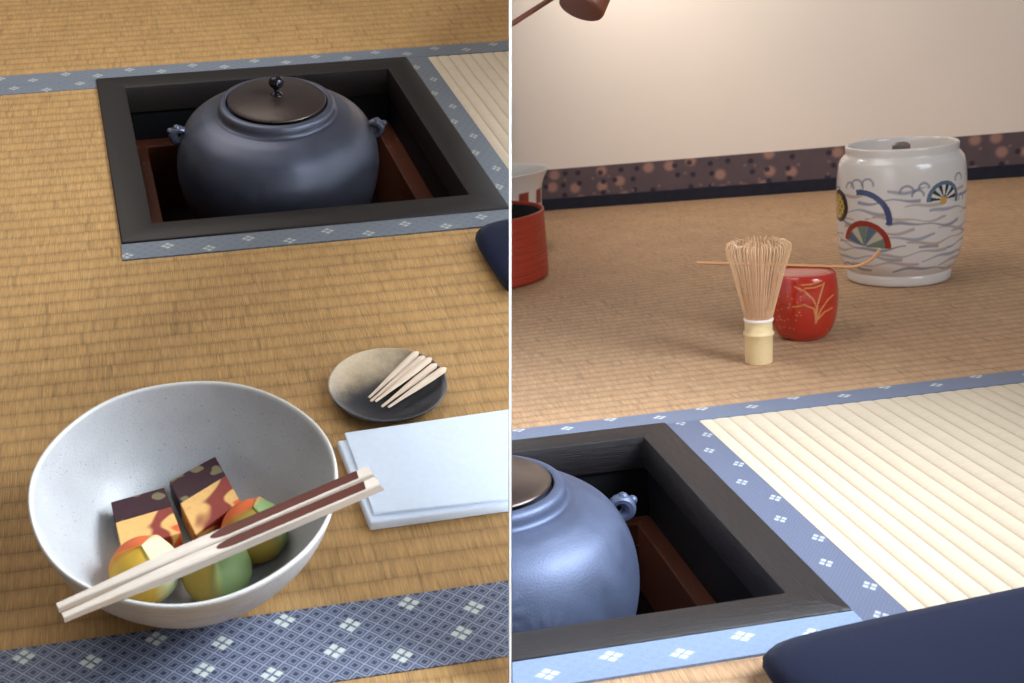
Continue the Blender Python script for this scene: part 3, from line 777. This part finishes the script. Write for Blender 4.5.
# --- tea caddy
CC = Vector((27.76, 26.52, 0)); cface = atan2(QR[4]-CC.y, QR[3]-CC.x)
t = thing('tea_caddy', S, CC, 'vermilion lacquer tea caddy with gold grass drawing, behind the whisk', 'tea caddy')
cp = [(0, 0), (2.5, 0), (2.75, .12), (3.25, .6), (3.75, 1.5), (4.1, 2.8), (4.28, 4.2), (4.33, 5.4)]
ct = [(4.33, 5.44), (4.32, 6.4), (4.24, 7.6), (4.08, 8.5), (3.85, 8.92), (3.55, 9.08), (2.5, 9.2), (0, 9.24)]
def dens(pr, k): return [(max(p.x, 0), p.y) for p in spline([(a, b, 0) for a, b in pr], k)]
d1 = dens(cp[1:], 14); d2 = dens(ct, 12); d2[-1] = (0, 9.24)
RED, GLD = rgb(184, 44, 28), rgb(206, 140, 84)
STK = [[(1.55, 2.9), (1.5, 4.3), (1.9, 6.0), (2.5, 8.2)], [(1.55, 2.9), (2.1, 4.6), (3.0, 5.9), (3.6, 6.3)], [(1.6, 3.0), (1.7, 5.0), (1.2, 6.2), (.1, 7.4), (-1.0, 7.9)],
       [(1.6, 3.2), (1.35, 4.9), (.2, 5.5), (-1.2, 5.2)], [(-.2, 8.15), (.9, 8.2), (2.2, 8.5)], [(.2, 7.7), (1.4, 7.75), (2.3, 8.0)], [(1.8, 3.4), (2.6, 4.3), (3.5, 4.6)]]
random.seed(11); DOT = [(random.uniform(-3.2, -.2), random.uniform(1.8, 7.5)) for _ in range(34)]
def segd(px, pz, a, b):
    ax, az = a; dx, dz = b[0]-ax, b[1]-az; tt = max(0, min(1, ((px-ax)*dx+(pz-az)*dz)/(dx*dx+dz*dz))); return hypot(px-ax-dx*tt, pz-az-dz*tt)
def caddy_paint(x, y, z):
    th = (atan2(y, x)-cface+pi) % (2*pi)-pi
    if abs(th) > 1.5 or z > 9: return RED
    X = hypot(x, y)*sin(th); c = RED
    for s in STK:
        for a, b in zip(s, s[1:]):
            d = segd(X, z, a, b)
            if d < .15: c = lerp(c, GLD, 1-sm(d, .04, .15))
    for p in DOT:
        d = hypot(X-p[0], z-p[1])
        if d < .15: c = lerp(c, rgb(206, 130, 96), .8*(1-sm(d, .05, .15)))
    return c
o = build('caddy_body', lathe([(0, 0)]+d1+[(0, 5.4)], 420), M_caddy, t, angle=60); paint(o, caddy_paint)
o = build('lid', lathe([(0, 5.43)]+d2, 420), M_caddy, t, angle=60); paint(o, caddy_paint)

# --- bamboo whisk
WC = (18.05, 17.8, 0)
t = thing('tea_whisk', S, WC, 'bamboo tea whisk standing upright on its handle before the caddy', 'whisk')
hp = [(0, 0), (1.55, 0), (1.66, .1), (1.68, 2.0), (1.7, 3.55), (1.82, 3.75), (1.86, 3.95), (1.78, 4.1), (1.66, 4.25), (1.64, 5.3), (1.66, 5.75), (1.5, 5.8), (0, 5.8)]
build('handle', lathe(hp, 64), M_bamboo, t)
build('thread_binding', lathe([(1.62, 5.55), (1.76, 5.6), (1.8, 5.75), (1.76, 5.9), (1.66, 5.95), (1.6, 5.75), (1.62, 5.55)], 64), M_thread, t)
def tine(outer, v):
    bm = bmesh.new()
    if outer:
        pts = [(1.62, 5.6), (1.95, 7.0), (2.6, 9.6), (3.3, 12.4), (3.8, 13.9), (4.0, 14.9), (3.85+v*.1, 15.5), (3.3, 15.7+v*.12), (2.85, 15.45)]
        rad = (.062, .04)
    else:
        pts = [(1.1, 5.6), (1.05, 7.5), (1.15, 10.5), (1.45, 13.2), (1.65, 14.7), (1.55, 15.4+v*.3), (1.2, 15.65+v*.3)]
        rad = (.066, .045)
    P = spline([(a, 0, b) for a, b in pts], 4); n = len(P)
    tube(bm, P, [rad[0]+(rad[1]-rad[0])*i/n for i in range(n)], 5, 1.3, up=Vector((0, 1, 0)))
    return bm
first = {}
def put(outer, var, ang, k):
    key = (outer, var)
    if key not in first:
        o = build('outer_tine' if outer else 'inner_tine', tine(outer, [-1, 0, 1][var]), M_tine, t); first[key] = o
    else:
        o = first[key].copy(); col.objects.link(o)
    o.parent = t; o.rotation_euler = (0, 0, ang); o.scale = (k, k, 1)
for i in range(52): put(True, random.randrange(3), 2*pi*i/52+random.uniform(-.02, .02), random.uniform(.90, .965))
for i in range(30): put(False, random.randrange(3), 2*pi*i/30+random.uniform(-.05, .05), random.choice((1.0, .95, .62, .7)))

# --- tea scoop lying on the caddy
a, b = Vector((17.1, 36.75, 9.5)), Vector((33.0, 25.0, 9.36)); d = (b-a).normalized()
t = thing('tea_scoop', S, a, 'thin bamboo tea scoop balanced across the red caddy, curled tip right', 'tea scoop')
P = [a-a]; L0 = (b-a).length
path = [d*(L0*s)+Vector((0, 0, -.06*s+.10*exp(-((s-.55)/.06)**2))) for s in [i/16 for i in range(17)]]
e = path[-1]
for (f_, zz) in ((.9, .08), (1.8, .4), (2.7, 1.0), (3.4, 1.75), (3.85, 2.5)): path.append(e+d*f_+Vector((0, 0, zz)))
path = spline(path, 3); n = len(path)
rad = [.36-.05*(i/n)+.07*sm(i/n, .82, .97)-(.12 if i > n-3 else 0) for i in range(n)]
tube(bm := bmesh.new(), path, rad, 10, .62); build('scoop_body', bm, M_scoop, t)

# --- red tub and white pot by the divider
t = thing('lacquer_tub', S, (-7.0, 85, 0), 'red lacquer ribbed round tub with black inside, cut by the divider', 'tub')
tp = [(0, .1), (12.6, .1), (13.0, .5)]
for i in range(24):
    z = .8+i*.46; tp.append((13.0-.2*sm(z, 2, 12)+.07*sin(i*2.2), z))
tp += [(12.85, 12.1), (12.8, 12.35), (12.6, 12.42), (12.4, 12.3)]
build('tub_wall', lathe(tp+[(12.3, 11.9), (12.2, 1.0), (0, 1.0)], 120), M_tub, t, cut=1, angle=60)
build('inner_lining', lathe([(0, 1.02), (12.0, 1.02), (12.18, 1.2), (12.26, 11.8), (12.12, 11.8), (11.95, 1.35), (0, 1.3)], 120), M_tubin, t, cut=1)
t = thing('white_pot', S, (.2, 108, 0), 'white pot with red panels and flared lip behind the red tub', 'pot')
wp = [(0, .1), (7, .1), (7.6, .6), (9.4, 4), (10.2, 8), (10.3, 11), (10.5, 13), (11.1, 14.8), (11.9, 16.3), (12.0, 16.55), (11.8, 16.6), (11.2, 16.0), (10.3, 14.4), (9.9, 12.6), (9.7, 9), (9.0, 4.2), (7, 1.1), (0, 1.0)]
dp = dens(wp[1:-1], 6)
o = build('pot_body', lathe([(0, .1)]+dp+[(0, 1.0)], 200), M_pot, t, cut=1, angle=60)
pf = atan2(QR[4]-108, QR[3]-.2)
def pot_paint(x, y, z):
    th = (atan2(y, x)-pf+pi) % (2*pi)-pi
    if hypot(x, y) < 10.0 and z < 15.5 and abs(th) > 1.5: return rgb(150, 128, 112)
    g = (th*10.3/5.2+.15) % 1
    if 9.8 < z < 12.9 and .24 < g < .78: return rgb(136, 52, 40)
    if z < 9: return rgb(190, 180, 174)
    return rgb(220, 214, 208)
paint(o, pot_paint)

# --- bamboo ladle, its handle held in the added partition
LC = Vector((.8, 27.0, 48.0))
ax = Vector((.50, .30, .80)).normalized(); side = Vector((1, 0, 0)); side = (side-ax*side.dot(ax)).normalized(); yy = ax.cross(side)
Mr = Matrix((side, yy, ax)).transposed()
t = thing('water_ladle', S, LC-ax*2.6, 'smoked bamboo water ladle high against the wall, cup cut by the top edge', 'ladle', rot=Mr)
bm = lathe([(0, 0), (2.55, 0), (2.85, .12), (2.95, .4), (2.95, 5.2), (2.85, 5.25), (2.75, 5.2), (2.72, .5), (0, .45)], 64)
build('cup', bm, M_ladle, t, angle=50)
build('cup_lining', lathe([(2.73, 1.0), (2.71, 5.27), (2.97, 5.27), (2.99, 5.2), (2.99, 4.75), (2.96, 4.75)], 64), M_ladlein, t, angle=50)
Mi = ROOTM[t.name].inverted()
A_ = Mi @ (Vector((-3.4, 29.6, 47.6))*.01)*100; B_ = Mi @ (Vector((-25, 29.0, 37.2))*.01)*100; C_ = Mi @ (Vector((.2, 28.2, 49.4))*.01)*100
tube(bm := bmesh.new(), [C_, A_, A_.lerp(B_, .5), B_], [.3, .34, .36, .38], 12)
build('handle', bm, M_ladle, t, cut=1)

# ================================================================== LIGHT
def area(name, S, loc, target, size, power, color, sy=None):
    ld = bpy.data.lights.new(name, 'AREA'); ld.energy = power; ld.color = color; ld.size = size*.01
    if sy: ld.shape = 'RECTANGLE'; ld.size_y = sy*.01
    o = bpy.data.objects.new(name, ld); col.objects.link(o)
    p = S @ (Vector(loc)*.01); q = S @ (Vector(target)*.01)
    o.matrix_world = Matrix.Translation(p) @ (q-p).to_track_quat('-Z', 'Y').to_matrix().to_4x4()
    return o
area('window_light_left', SL, (95, -74, 66), (18, -62, 0), 50, 9.5, (.82, .91, 1.0)).data.spread = radians(90)
area('sky_light_left', SL, (-25, 45, 125), (10, -20, 0), 110, 11.5, (1.0, .95, .88))
area('window_light_right', SR, (115, -190, 130), (0, -20, 0), 110, 24, (.80, .89, 1.0))
area('room_light_right', SR, (0, 110, 92), (30, 150, 40), 40, 6.8, (1.0, .95, .89)).data.spread = radians(150)
w = bpy.data.worlds.new('world'); sc.world = w; w.use_nodes = True
w.node_tree.nodes['Background'].inputs[0].default_value = (1.0, .97, .94, 1); w.node_tree.nodes['Background'].inputs[1].default_value = .17
sc.view_settings.view_transform = 'Standard'; sc.view_settings.look = 'None'; sc.view_settings.exposure = 0; sc.view_settings.gamma = 1
